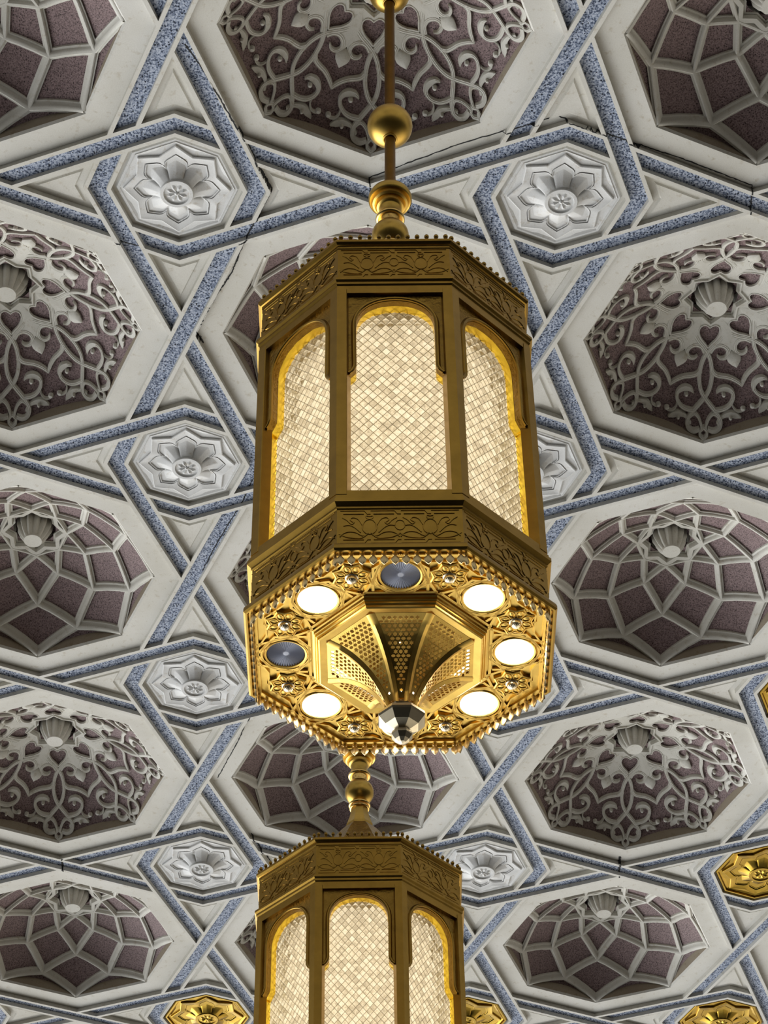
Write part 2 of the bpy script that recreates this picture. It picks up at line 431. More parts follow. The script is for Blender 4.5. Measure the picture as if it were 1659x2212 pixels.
# pendant: fluted cup hanging from the crown of the dome
pen = MBd(); NP = 96
rows = [(.056, .243, 1), (.058, .222, 1), (.055, .195, 1), (.043, .166, .9), (.032, .150, .6), (.0290, .146, 0), (.0280, .1425, 0)]
vs = []
for (r_, z_, fl) in rows:
    for k in range(NP):
        th = 2 * pi * k / NP
        f = 1 - .20 * fl * (1 - abs(cos(6 * th))) ** .8
        vs.append((r_ * f * cos(th), r_ * f * sin(th), z_))
vs.append((0, 0, .1425)); L_ = len(rows)
pen.add(vs, [(a * NP + k, a * NP + (k + 1) % NP, (a + 1) * NP + (k + 1) % NP, (a + 1) * NP + k) for a in range(L_ - 1) for k in range(NP)] +
        [((L_ - 1) * NP + k, (L_ - 1) * NP + (k + 1) % NP, L_ * NP) for k in range(NP)])
mPen = pen.mesh('pendant_boss', MR, 30)
# arabesque tracery: one sixteenth is drawn, then mirrored and turned
XO = .0055
def sh(pts): return [(x + XO, y) for x, y in pts]
strand = sh([(-0.051, 0.1083), (-0.047, 0.125), (-0.0349, 0.1437), (-0.0196, 0.1601), (-0.0055, 0.1768), (0.0052, 0.1981), (0.0109, 0.2199), (0.0128, 0.2396), (0.0107, 0.2589), (0.005, 0.276), (-0.0055, 0.2903), (-0.0183, 0.3032), (-0.0337, 0.3171), (-0.0471, 0.3302), (-0.0547, 0.3431), (-0.0507, 0.3564), (-0.0355, 0.3641), (-0.0173, 0.361)])
loop = sh([(-0.0459, 0.3318), (-0.0334, 0.3265), (-0.0216, 0.3353), (-0.0142, 0.3483), (-0.0104, 0.3599)])
cusp = sh([(0.0102, 0.2247), (0.0227, 0.2345), (0.0397, 0.2372), (0.0575, 0.2377), (0.0757, 0.2415), (0.0914, 0.2473), (0.0995, 0.252)])
curl = sh([(0.0034, 0.1771), (0.0133, 0.1618), (0.0306, 0.1552), (0.0479, 0.1614), (0.0547, 0.1755), (0.0471, 0.1884), (0.0327, 0.1912), (0.0232, 0.1847)])
scroll = sh([(0.0232, 0.3202), (0.0465, 0.3156), (0.064, 0.3065), (0.0754, 0.2907), (0.0756, 0.2761), (0.0662, 0.2679), (0.0528, 0.2659), (0.0373, 0.2695), (0.0277, 0.2783)])
twig = sh([(0.0748, 0.3), (0.0786, 0.3085), (0.0887, 0.3145), (0.1019, 0.3119), (0.1083, 0.3055)])
leaf = sh([(0.0335, 0.3488), (0.043, 0.336), (0.056, 0.3278), (0.0716, 0.3242), (0.0871, 0.3246), (0.1016, 0.3266)])
tipl = sh([(-0.0055, 0.3575), (0.0055, 0.3651), (0.0050, 0.3735), (-0.0055, 0.3800), (-0.0160, 0.3735), (-0.0165, 0.3651)])
web = sh([(-0.0061, 0.0843), (-0.0056, 0.1042), (0.0005, 0.0990), (0.0090, 0.0955), (0.0185, 0.0985), (0.0240, 0.1075), (0.0245, 0.1207), (0.0160, 0.1385), (0.0045, 0.1510), (-0.0056, 0.1625), (0.0026, 0.1708), (0.0108, 0.1626), (0.0234, 0.1549), (0.0387, 0.1528), (0.0529, 0.1591), (0.0601, 0.1731)])
web = [(0, y) if abs(x) < .0028 and (q in (0, 1, 9)) else (x, y) for q, (x, y) in enumerate(web)] + [pol(.176, 67.5), pol(.079, 67.5)]
RND = [(-1, 0), (-1, .0065), (-.72, .0108), (-.45, .0098), (0, .0112), (.45, .0098), (.72, .0108), (1, .0065), (1, 0)]
ara = MBd()
def both(fn):
    for k in range(8):
        for sg in (1, -1):
            fn(lambda p_, k=k, sg=sg: rot2((p_[0] * sg, p_[1]), k * pi / 4))
def rib(pts, wd, prof=RND, closed=False, sub=4, zoff=0):
    pp = smoothpath(pts, sub) if not closed else pts
    if hasattr(wd, '__len__'):
        n0 = len(wd) - 1
        ww = []
        for i in range(len(pp)):
            t_ = i / (len(pp) - 1) * n0; a = min(int(t_), n0 - 1); ww.append(wd[a] + (wd[a + 1] - wd[a]) * (t_ - a))
    else: ww = [wd] * len(pp)
    ww = [q * .86 for q in ww]
    both(lambda tf: ribbon(ara, [tf(q) for q in pp], ww, (lambda x, y: zg(x, y) - zoff), prof, closed))
rib(strand, [.016, .0145, .0135, .0135, .013, .013, .0135, .014, .012])
rib(loop, .009)
rib(cusp, [.018, .013, .0125, .0125, .012, .007])
rib(curl, [.012, .014, .015, .0145, .012, .009, .004], sub=5)
rib(scroll, [.011, .011, .0105, .011, .013, .017, .019, .014, .003], sub=4)
rib(twig, [.006, .0055, .0055, .006, .007], zoff=-.002)
rib(leaf, [.008, .009, .013, .020, .019, .002], sub=4, zoff=-.002)
def blob(tf, c, r, h=.013):
    x, y = tf(c); vs = []; n = 10
    for (q, hh) in ((1, 0), (1, h * .7), (.6, h), (.0, h * 1.05)):
        for k in range(n): vs.append((x + q * r * cos(2 * pi * k / n), y + q * r * sin(2 * pi * k / n), zg(x, y) - hh))
    ara.add(vs, [(a * n + k, a * n + (k + 1) % n, (a + 1) * n + (k + 1) % n, (a + 1) * n + k) for a in range(3) for k in range(n)])
both(lambda tf: blob(tf, (.1115, .3060), .0075))
both(lambda tf: blob(tf, (.0545, .2800), .0060, .0165))
both(lambda tf: blob(tf, (.0765, .3305), .0050, .0165))
vs2, fs2 = fill2d([web], .008, 0)
def addweb(tf):
    out = []
    for x, y, z in vs2:
        X, Y = tf((x, y)); out.append((X, Y, zg(X, Y) - (.0090 - (z + .004)) ))
    ara.add(out, fs2)
both(addweb)
# heart lines, fleur drops, diamond tips
heart = [(0, .1042), (.006, .0990), (.0145, .0955), (.0240, .0985), (.0295, .1075), (.0300, .1207), (.0215, .1385), (.0100, .1510), (0, .1625)]
rib(heart, .006, [(-1, .005), (-.5, .0115), (.5, .0115), (1, .005)], sub=3)
drop = [pol(.180, 67.5), pol(.190, 72.4), pol(.200, 73.2), pol(.212, 71.8), pol(.2265, 67.5)]
dl = smoothpath(drop, 3); dloop = dl + [rot2((-x, y), -pi / 4) for x, y in reversed(dl[1:-1])]
for k in range(8):
    pts = [rot2(q, k * pi / 4) for q in dloop]; cx_, cy_ = rot2(pol(.202, 67.5), k * pi / 4); n = len(pts)
    ins = [(cx_ + (x - cx_) * .72, cy_ + (y - cy_) * .72) for x, y in pts]
    ara.add([(x, y, zg(x, y)) for x, y in pts] + [(x, y, zg(x, y) - .009) for x, y in pts] + [(x, y, zg(x, y) - .014) for x, y in ins] + [(cx_, cy_, zg(cx_, cy_) - .0165)],
            [(a * n + q, a * n + (q + 1) % n, (a + 1) * n + (q + 1) % n, (a + 1) * n + q) for a in range(2) for q in range(n)] + [(2 * n + q, 2 * n + (q + 1) % n, 3 * n) for q in range(n)])
    tp = [rot2(q, k * pi / 4) for q in [(0, .3575), (.0105, .3651), (.0100, .3740), (0, .3815), (-.0100, .3740), (-.0105, .3651)]]
    ribbon(ara, tp, .0085, lambda x, y: zg(x, y) + .001, RND, True)
CLAMP[0] = False
mAra = ara.mesh('arabesque_tracery', MR, 42)

NL = {(0, 0): ('lattice', 'ribbed mauve ceiling coffer in the top left corner of the photo'),
      (1, 0): ('arabesque', 'arabesque mauve ceiling coffer directly behind the long lantern rod and its gold balls'),
      (2, 0): ('lattice', 'ribbed mauve ceiling coffer in the top right corner of the photo'),
      (0, 1): ('arabesque', 'arabesque mauve ceiling coffer at the left edge, level with the top of the large lantern'),
      (1, 1): ('lattice', 'ribbed mauve ceiling coffer mostly hidden behind the glass body of the large lantern'),
      (2, 1): ('arabesque', 'arabesque mauve ceiling coffer right of the glass body of the large lantern'),
      (0, 2): ('lattice', 'ribbed mauve ceiling coffer at left edge, level with the large lantern underside'),
      (1, 2): ('arabesque', 'arabesque mauve ceiling coffer nearly hidden behind the underside of the large lantern'),
      (2, 2): ('lattice', 'ribbed mauve ceiling coffer right beside the lit underside of the large lantern'),
      (0, 3): ('arabesque', 'lowest arabesque mauve ceiling coffer on the left, above a ribbed one'),
      (1, 3): ('lattice', 'ribbed mauve ceiling coffer behind the gold stem of the lower lantern'),
      (2, 3): ('arabesque', 'lowest arabesque mauve ceiling coffer on the right, above a ribbed one'),
      (0, 4): ('lattice', 'bottom left ribbed mauve ceiling coffer, beside the lower lantern'),
      (1, 4): ('arabesque', 'arabesque mauve ceiling coffer almost wholly hidden behind the lower lantern'),
      (2, 4): ('lattice', 'bottom right ribbed mauve ceiling coffer, right of the lower lantern')}
for (i, j), (kind, lab) in NL.items():
    e = empty('domed_coffer', (i, j, 0), lab, 'ceiling coffer', kind + ' coffers of the ceiling')
    link('dome_shell', mShell, e); link('reveal', mRev, e)
    link('lattice_tracery' if kind == 'lattice' else 'arabesque_tracery', mLat if kind == 'lattice' else mAra, e)
    link('star_moulding', mStar, e); link('pendant_boss', mPen, e, rot=(0, 0, R(15) if kind == 'lattice' else 0))
for (i, j) in sorted(RING):
    o = link('outlying_coffer', mShell, ceiling, (i, j, 0))
    link('outlying_reveal', mRev, o); link('outlying_tracery', mAra if (i + j) % 2 else mLat, o); link('outlying_pendant', mPen, o)

# ------------------------------------------------------------------ medallions
def Rpetal(phi):     # phi in degrees from petal axis 0..22.5
    tb = [(0, .109), (4, .104), (9, .0985), (14, .0945), (18, .090), (21, .083), (22.5, .076)]
    for (a, ra), (b, rb) in zip(tb, tb[1:]):
        if phi <= b: return ra + (rb - ra) * (phi - a) / (b - a)
    return tb[-1][1]
def medallion_meshes():
    bp = MBd()
    flat = lambda x, y: 0.0
    plate(bp, ngon(8, .161), 0.0005, -.0060, .004)
    stp = star(8, .132, .1125)
    out = MBd()
    z1 = -.0035
    # sloping pockets between octagon and star
    oc = [((.1495 if k % 2 == 0 else .1495 * cos(pi / 8)) * cos(k * pi / 8), (.1495 if k % 2 == 0 else .1495 * cos(pi / 8)) * sin(k * pi / 8)) for k in range(16)]
    bp.add([(x, y, -.0060) for x, y in oc] + [(x, y, -.0085) for x, y in oc], [(k, (k + 1) % 16, 16 + (k + 1) % 16, 16 + k) for k in range(16)])
    bp.add([(x, y, -.0085) for x, y in oc] + [(x, y, -.0005) for x, y in star(8, .1405, .1130)], [(k, (k + 1) % 16, 16 + (k + 1) % 16, 16 + k) for k in range(16)])
    sb = MBd()
    fl = []
    for k in range(96):
        dg = k * 3.75; ph = abs((dg + 22.5) % 45 - 22.5); r_ = Rpetal(ph) + .0045; fl.append((r_ * cos(R(dg)), r_ * sin(R(dg))))
    sr = []
    for k in range(96):
        dg = k * 3.75; q = (dg % 45) / 22.5
        a = star(8, .1405, .1130); i0 = int(dg // 22.5); f = dg / 22.5 - i0; A = a[i0 % 16]; B_ = a[(i0 + 1) % 16]
        sr.append((A[0] + (B_[0] - A[0]) * f, A[1] + (B_[1] - A[1]) * f))
    mid = [(x * .93, y * .93) for x, y in sr]
    rows = [[(x, y, -.0005) for x, y in sr], [(x, y, -.0115) for x, y in [(x * .996, y * .996) for x, y in sr]], [(x, y, -.0125) for x, y in [(x * .975, y * .975) for x, y in sr]], [(x, y, -.0110) for x, y in mid], [(x * 1.0, y * 1.0, -.0095) for x, y in fl]]
    n = 96
    for a, b in zip(rows, rows[1:]): sb.add(a + b, [(k, (k + 1) % n, n + (k + 1) % n, n + k) for k in range(n)])
    fp = MBd(); NR2 = 12; vs = []
    prof = lambda q: .004 + .0300 * (1 - q) ** 1.05 - .010 * sin(pi * min(1, q * 1.0)) * .6
    ro = []
    for a in range(NR2 + 1):
        for k in range(192):
            dg = k * 360 / 192; ph = abs((dg + 22.5) % 45 - 22.5); rp = Rpetal(ph); q = a / NR2
            rr = .0435 + (rp - .0435) * q
            crease = .0045 * max(0, (ph - 17) / 5.5) ** 2 * (q ** .7)
            vs.append((rr * cos(R(dg)), rr * sin(R(dg)), -prof(q) + crease))
    fp.add(vs, [(a * 192 + k, a * 192 + (k + 1) % 192, (a + 1) * 192 + (k + 1) % 192, (a + 1) * 192 + k) for a in range(NR2) for k in range(192)])
    # raised lip along the petal outline
    pth = []
    for k in range(192):
        dg = k * 360 / 192; ph = abs((dg + 22.5) % 45 - 22.5); rp = Rpetal(ph) + .001; pth.append((rp * cos(R(dg)), rp * sin(R(dg))))
    ribbon(fp, pth, .0055, flat, [(-1, 0), (-1, .0060), (-.5, .0090), (-.1, .0090), (.2, .0125), (1, .0115), (1, 0)], True)
    bs = MBd(); n = 48; vs = []
    for (r_, z_) in ((.0445, -.024), (.0445, -.036), (.0425, -.0395), (.0345, -.0395), (.0325, -.033), (.0, -.033)):
        for k in range(n): vs.append((r_ * cos(2 * pi * k / n), r_ * sin(2 * pi * k / n), z_))
    bs.add(vs, [(a * n + k, a * n + (k + 1) % n, (a + 1) * n + (k + 1) % n, (a + 1) * n + k) for a in range(5) for k in range(n)])
    bl = MBd()
    for k in range(8):
        a = k * pi / 4 + pi / 8
        sec = [(0, 0, 0), (.010, .0045, 0), (.020, .0065, 0), (.027, .0035, 0), (.0285, 0, 0), (.027, -.0035, 0), (.020, -.0065, 0), (.010, -.0045, 0)]
        pts = [(*rot2((x, y), a), -.033) for x, y, z in sec] + [(*rot2((.018, 0), a), -.0400)]
        bl.add(pts, [(q, (q + 1) % 8, 8) for q in range(8)])
    vs = [(.006 * cos(2 * pi * k / 12) , .006 * sin(2 * pi * k / 12), -.036) for k in range(12)] + [(0, 0, -.0415)]
    bl.add(vs, [(k, (k + 1) % 12, 12) for k in range(12)])
    return bp, sb, fp, bs, bl
bp, sb, fp, bs, bl = medallion_meshes()
parts_w = [('octagonal_plate', bp.mesh('octagonal_plate', MI, 20)), ('star_frame', sb.mesh('star_frame', MI, 25)), ('flower', fp.mesh('flower', MI, 35)), ('boss', bs.mesh('boss', MI, 30))]
bl_w = bl.mesh('blossom', MI, 20)
parts_g = [('octagonal_plate', bp.mesh('octagonal_plate', MOG, 20)), ('star_frame', sb.mesh('star_frame', MOG, 25)), ('flower', fp.mesh('flower', MOG, 35)), ('boss', bs.mesh('boss', MOG, 30))]
bl_g = bl.mesh('blossom', MOG, 20)
rim = MBd()
ribbon(rim, ngon(8, .158), .012, lambda x, y: 0, [(-1, 0), (-1, .009), (-.4, .014), (.5, .014), (1, .004), (1, 0)], True)
mRim = rim.mesh('gilt_rim', MOG, 20)
ML = {(0, 0): 'white flower medallion left of the lantern rod, highest in the left column',
      (1, 0): 'white flower medallion right of the lantern rod, near the gold balls',
      (0, 1): 'white flower medallion left of the large lantern glass, second down the left column',
      (1, 1): 'white flower medallion half hidden behind the right edge of the large lantern glass body',
      (0, 2): 'white flower medallion left of the large lantern underside, third down the left column',
      (1, 2): 'white flower medallion hidden behind the large lantern underside, only its frame showing at right',
      (0, 3): 'white flower medallion just left of the lower lantern crown',
      (1, 3): 'white flower medallion just right of the lower lantern crown',
      (2, 2): 'gilt flower medallion cut by the right edge, highest of the gilt ones',
      (2, 3): 'gilt flower medallion at the right edge, second of the gilt ones from the top',
      (0, 4): 'gilt flower medallion at the bottom edge left of the lower lantern',
      (1, 4): 'gilt flower medallion at the bottom edge touching the right side of the lower lantern',
      (2, 4): 'gilt flower medallion at the bottom right of the photo'}
GOLD = {(2, 2), (2, 3), (0, 4), (1, 4), (2, 4)}
def medallion(i, j, parent=None):
    gold = (i, j) in GOLD
    loc = (i + .5, j + .5, 0)
    if parent is None:
        e = empty('flower_medallion', loc, ML[(i, j)], 'ceiling medallion', ('gilt' if gold else 'white') + ' flower medallions of the ceiling')
    else:
        e = link('outlying_medallion', parts_w[0][1], parent, loc)
    bo = None
    for nm, me in (parts_g if gold else parts_w):
        if parent is not None and nm == 'octagonal_plate': continue
        o = link(nm if parent is None else 'outlying_' + nm, me, e, scale=(1, 1, (.62 if gold else .80)) if nm in ('flower', 'boss') else None)
        if nm == 'boss': bo = o
    link('blossom' if parent is None else 'outlying_blossom', bl_g if gold else bl_w, bo if parent is None else e)
    if gold: link('gilt_rim', mRim, e)
for key in ML: medallion(*key)
for i in range(-1, 4):
    for j in range(-1, 6):
        if (i, j) not in ML: medallion(i, j, ceiling)
# ================================================================== LANTERNS
def octa(mb, prof, cap0=False, cap1=False):
    """octagonal moulding: prof = [(apothem, h)], faces square to -y"""
    vs = []
    for ap, h in prof:
        r = ap / cos(pi / 8)
        vs += [(r * cos(pi / 8 + k * pi / 4), r * sin(pi / 8 + k * pi / 4), -h) for k in range(8)]
    fs = [(a * 8 + k, a * 8 + (k + 1) % 8, (a + 1) * 8 + (k + 1) % 8, (a + 1) * 8 + k) for a in range(len(prof) - 1) for k in range(8)]
    if cap0: fs.append(tuple(range(8)))
    if cap1: fs.append(tuple((len(prof) - 1) * 8 + k for k in range(8)))
    mb.add(vs, fs)
def lathe(mb, prof, n=40):
    vs = []
    for r_, h in prof: vs += [(r_ * cos(2 * pi * k / n), r_ * sin(2 * pi * k / n), -h) for k in range(n)]
    mb.add(vs, [(a * n + k, a * n + (k + 1) % n, (a + 1) * n + (k + 1) % n, (a + 1) * n + k) for a in range(len(prof) - 1) for k in range(n)])
def ball(r_, h0, n=14, a0=0.0, a1=pi): return [(max(1e-4, r_ * sin(a0 + (a1 - a0) * i / n)), h0 - r_ * cos(a0 + (a1 - a0) * i / n)) for i in range(n + 1)]
def torus(r_, t_, h0, n=8): return [(r_ + t_ * cos(a), h0 - t_ * sin(a)) for a in [pi / 2 - 2 * pi * i / n for i in range(n + 1)]]
def on_face(mb, vs, fs, ap):
    """2-D (s,h) drawing with thickness z onto face 0 at apothem ap, +z outwards"""
    mb.add([(x, -(ap + z), -y) for x, y, z in vs], fs)
LM = {}
# --- stem
m_ = MBd(); lathe(m_, [(.0124, -.20), (.0124, .385)] , 20); lathe(m_, [(.0124, .43), (.0124, .60), (.0132, .625), (.0175, .645)], 20); LM['rod'] = m_.mesh('rod', MRD, 40)
m_ = MBd(); lathe(m_, ball(.0525, .41, 20)); lathe(m_, torus(.0150, .0022, .4615)); LM['ball'] = m_.mesh('ball', MG, 60)
m_ = MBd(); lathe(m_, ball(.052, -.150, 20)); lathe(m_, torus(.0150, .0022, -.0985)); LM['ballt'] = m_.mesh('ball', MG, 60)
m_ = MBd(); lathe(m_, [(.0175, .645), (.026, .660), (.036, .668), (.0455, .672), (.0485, .680), (.0485, .690), (.0455, .694), (.041, .692), (.0385, .697), (.0395, .703), (.035, .706), (.031, .704), (.0295, .710), (.0300, .716), (.0255, .718), (.0235, .722), (.0235, .742), (.026, .750)]); LM['collar'] = m_.mesh('collar', MG, 40)
m_ = MBd(); lathe(m_, torus(.027, .0055, .757, 10)); lathe(m_, [(.027, .757), (.022, .772), (.024, .78)]); LM['ring'] = m_.mesh('ring', MPG, 60)
m_ = MBd(); lathe(m_, ball(.041, .815, 18, .35, pi - .35)); LM['ball2'] = m_.mesh('ball', MG, 60)
m_ = MBd(); lathe(m_, torus(.0265, .0048, .861, 10)); lathe(m_, torus(.0245, .0040, .872, 10)); LM['ring2'] = m_.mesh('ring', MPG, 60)
m_ = MBd(); octa(m_, [(.022, .872), (.0235, .885), (.027, .905), (.034, .928), (.0365, .935), (.0365, .940)]); LM['neck'] = m_.mesh('flared_neck', MG, 30)
# --- roof and crown
m_ = MBd(); octa(m_, [(.0365, .940), (.046, .952), (.060, .972), (.088, 1.02), (.130, 1.085), (.19, 1.145), (.262, 1.168)]); LM['roof'] = m_.mesh('roof', MGR, 30)
m_ = MBd(); octa(m_, [(.262, 1.166), (.272, 1.166), (.2765, 1.1690), (.2765, 1.1755), (.272, 1.180), (.2690, 1.181), (.2690, 1.188), (.2675, 1.190), (.2675, 1.2785), (.2700, 1.280), (.2700, 1.284), (.2775, 1.287), (.2775, 1.2935), (.2735, 1.297), (.2735, 1.303), (.2705, 1.306), (.2705, 1.327), (.235, 1.329)]); LM['upper_frieze'] = m_.mesh('upper_frieze', MD, 20)
m_ = MBd(); octa(m_, [(.235, 1.868), (.2705, 1.870), (.2705, 1.884), (.2735, 1.887), (.2735, 1.892), (.2775, 1.896), (.2775, 1.9035), (.2720, 1.908), (.2700, 1.910), (.2700, 1.914), (.2675, 1.916), (.2675, 1.9995), (.2705, 2.001), (.2735, 2.004), (.2790, 2.008), (.2805, 2.013), (.2805, 2.0195), (.2770, 2.0225), (.2735, 2.0225), (.2715, 2.0185), (.2700, 2.016)]); LM['lower_frieze'] = m_.mesh('lower_frieze', MD, 20)
# relief of the friezes (one face)
def frieze(h0, h1, ap):
    mb = MBd(); W = ap * T8 - .004; hm = (h0 + h1) / 2; H = h1 - h0
    fz = lambda x, y: 0
    tmp = MBd()
    pr = [(-1, 0), (-.55, .0014), (.55, .0014), (1, 0)]
    def line(pts, wd=.0022, cl=False): ribbon(tmp, pts, wd, fz, pr, cl)
    nseg = 4; sw = 2 * W / nseg
    for side in (0, 1):
        y0 = h0 + .0025 if side == 0 else h1 - .0025; y1 = h0 + .0105 if side == 0 else h1 - .0105
        for k in range(nseg):
            xa = -W + k * sw; 
            ho = [(xa + .002, y0), (xa + sw - .006, y0), (xa + sw - .001, (y0 + y1) / 2), (xa + sw - .006, y1), (xa + .002, y1)]
            line([(xa + .002, y0), (xa + sw - .009, y0), (xa + sw - .004, y1), (xa + sw + .002, y1)] if k < nseg - 1 else [(xa + .002, y0), (xa + sw - .002, y0)])
            line([(xa + .007, y1), (xa + sw - .010, y1)])
    yb, yt = h0 + .0135, h1 - .0135
    for c in (-W / 2, W / 2):
        # pear shaped lobe
        line([(c + .0125 * sin(a) * (1 if True else 0), hm + .002 - .016 * cos(a) * (1 if cos(a) < 0 else 1.25)) for a in [2 * pi * i / 20 for i in range(20)]], .0022, True)
        for s_ in (-1, 1):
            line(smoothpath([(c, yb + .003), (c + s_ * .006, yb + .002), (c + s_ * .005, yb + .008), (c + s_ * .001, yb + .009)], 3))
            line(smoothpath([(c + s_ * .013, hm - .004), (c + s_ * .020, yb + .010), (c + s_ * .030, yb + .006), (c + s_ * .034, yb + .012), (c + s_ * .027, yb + .018)], 3))
            line(smoothpath([(c + s_ * .027, yb + .018), (c + s_ * .032, yb + .022), (c + s_ * .040, yb + .012), (c + s_ * .048, yb + .006)], 3))
            line(smoothpath([(c + s_ * .002, yt - .012), (c + s_ * .012, yt - .006), (c + s_ * .024, yt - .014), (c + s_ * .036, yt - .016), (c + s_ * .046, yt - .012), (c + s_ * .052, yt - .004)], 3))
            line(smoothpath([(c + s_ * .002, yt - .012), (c + s_ * .014, yt - .001), (c + s_ * .028, yt - .001), (c + s_ * .042, yt - .004), (c + s_ * .054, yt - .012)], 3))
            line(smoothpath([(c + s_ * .016, hm + .014), (c + s_ * .026, hm + .002), (c + s_ * .036, hm - .004), (c + s_ * .046, hm - .002)], 3))
    line([(.009 * sin(a), hm - .004 - .012 * cos(a)) for a in [2 * pi * i / 12 for i in range(12)]], .002, True)
    mb.add([(x, -(ap - z), -y) for x, y, z in tmp.v], tmp.f); return mb
LM['relU'] = frieze(1.190, 1.2785, .2675).mesh('frieze_relief', MD, 25)
LM['relL'] = frieze(1.916, 1.9995, .2675).mesh('frieze_relief', MD, 25)
# --- body: corner posts, arches, glass
m_ = MBd(); h0, h1 = 1.316, 1.880
def corner_sec(ap, wd):
    c = Vector((-ap * T8, -ap)); d1 = Vector((1, 0)); d2 = Vector((-cos(pi / 4), sin(pi / 4)))
    return c, c + d1 * wd, c + d2 * wd
oc_, o1, o2 = corner_sec(.2715, .0185); ic_, i1, i2 = corner_sec(.252, .0175)
sec = [tuple(oc_), tuple(o1), (o1[0] + .0012, o1[1] + .0012), (i1[0] + .0007, i1[1]), tuple(ic_), tuple(i2), tuple(o2)]
prism(m_, sec, -h0, -h1); LM['post'] = m_.mesh('corner_post', MD, 15)
def arch_pts(hw, spring, apex, n=12):
    """pointed arch from right spring over the apex to left spring"""
    pts = []
    for i in range(n + 1):
        a = i / n * pi / 2; pts.append((hw * cos(a) ** .86 if i < n else 0, spring - (spring - apex) * sin(a) ** .93 * (1 - .05 * (1 - (i / n)) * (i / n) * 4 * .3)))
    return pts + [(-x, y) for x, y in reversed(pts[:-1])]
SP, APX, JE = 1.418, 1.343, 1.548
arc = arch_pts(.0755, SP, APX)
outl = [(-.0945, 1.320), (.0945, 1.320), (.0945, JE + .008)] + [(.0945 - .0, JE + .008), (.0900, JE + .0075), (.0860, JE + .003), (.0800, JE - .004), (.0762, JE - .010), (.0755, JE - .018)] + arc + [(-.0755, JE - .018), (-.0762, JE - .010), (-.0800, JE - .004), (-.0860, JE + .003), (-.0900, JE + .0075), (-.0945, JE + .008)]
outl = [p_ for i, p_ in enumerate(outl) if i == 0 or hypot(p_[0] - outl[i - 1][0], p_[1] - outl[i - 1][1]) > 1e-5]
vs, fs = fill2d([outl], .013, 0.0)
m_ = MBd(); on_face(m_, vs, fs, .2560); LM['arch'] = m_.mesh('arch_panel', MGR, 20)
m_ = MBd(); tmp = MBd()
mold = [(.0800, JE - .012), (.0795, JE - .02)] + arch_pts(.0805, SP, APX - .006) + [(-.0795, JE - .02), (-.0800, JE - .012)]
mold = [(.0905, JE + .004), (.0845, JE - .002)] + mold + [(-.0845, JE - .002), (-.0905, JE + .004)]
ribbon(tmp, mold, .0095, lambda x, y: 0, [(-1, 0), (-1, .004), (-.7, .0055), (-.2, .0040), (.3, .0045), (.7, .0020), (1, 0)])
m_.add([(x, -(.2625 - z), -y) for x, y, z in tmp.v], tmp.f); LM['mould'] = m_.mesh('arch_moulding', MD, 30)
# golden jamb lining behind the arch, its colour brightened to carry the glass light
m_ = MBd(); inn = [p_ for p_ in outl[2:]]
vs = []
for x, y in inn: vs += [(x, -.2505, -y), (x, -.2312, -y)]
m_.add(vs, [(2 * k, 2 * k + 1, 2 * k + 3, 2 * k + 2) for k in range(len(inn) - 1)])
for s_ in (-1, 1):
    m_.add([(s_ * .0945, -.2520, -(JE + .008)), (s_ * .0945, -.2312, -(JE + .008)), (s_ * .0945, -.2312, -1.878), (s_ * .0945, -.2520, -1.878)], [(0, 1, 2, 3)])
LM['jamb'] = m_.mesh('jamb_lining', MBR, 40)
# glass: field of cut pyramids
m_ = MBd(); gj = MBd(); cw, chh, apg = .0178, .0225, .2310
rr_ = random.Random(7)
nx = int(.0955 * 2 / (cw / 2)); ny = int((1.876 - 1.322) / (chh / 2))
for a in range(-6, 7):
    pass
yy = 1.322; row = 0
while yy < 1.876:
    xs = [(i + (.5 if row % 2 else 0)) * cw for i in range(-6, 7)]
    for x in xs:
        if abs(x) > .0945: continue
        k = .98; dx, dy = cw / 2 * k, chh / 2 * k
        q = [(max(-.0955, min(.0955, x + ex)), min(1.877, max(1.321, yy + ey))) for ex, ey in ((-dx, 0), (0, -dy), (dx, 0), (0, dy))]
        jx, jy = rr_.uniform(-.0015, .0015), rr_.uniform(-.002, .002)
        hgt = rr_.uniform(.0030, .0052)
        m_.add([(px, -(apg + .0008), -py) for px, py in q] + [(x * .995 + jx * .3, -(apg + hgt), -yy + jy * .3)], [(0, 1, 4), (1, 2, 4), (2, 3, 4), (3, 0, 4)])
    yy += chh / 2; row += 1
LM['glass'] = m_.mesh('cut_glass_pane', MGL, 0, recalc=False) if False else m_.mesh('cut_glass_pane', MGL, 0)
for q in range(-40, 60):
    for sg in (1, -1):
        # joints run along x/cw + sg*y/chh = q + .5
        pts = []
        for yv in (0.0, 1.876 - 1.322): pts.append(((q + .5 - sg * yv / chh) * cw, yv))
        (xa, ya), (xb, yb) = pts
        if xa > xb: xa, ya, xb, yb = xb, yb, xa, ya
        if xb < -.095 or xa > .095: continue
        def cutx(x, lim): return ya + (yb - ya) * (lim - xa) / (xb - xa)
        if xa < -.095: ya_ = cutx(0, -.095); xa_ = -.095
        else: xa_, ya_ = xa, ya
        if xb > .095: yb_ = cutx(0, .095); xb_ = .095
        else: xb_, yb_ = xb, yb
        if hypot(xb_ - xa_, yb_ - ya_) < .004: continue
        tmp = MBd(); ribbon(tmp, [(xa_, ya_), (xb_, yb_)], .0012, lambda x, y: 0, [(-1, 0), (-1, .0011), (1, .0011), (1, 0)])
        gj.add([(x, -(apg + .0004 - z), -(y + 1.322)) for x, y, z in tmp.v], tmp.f)
LM['backing'] = gj.mesh('glass_joints', MGJ, 0)
m_ = MBd(); octa(m_, [(.160, 1.326), (.160, 1.874)], True, True); LM['tube'] = m_.mesh('diffuser_drum', MT, 0)
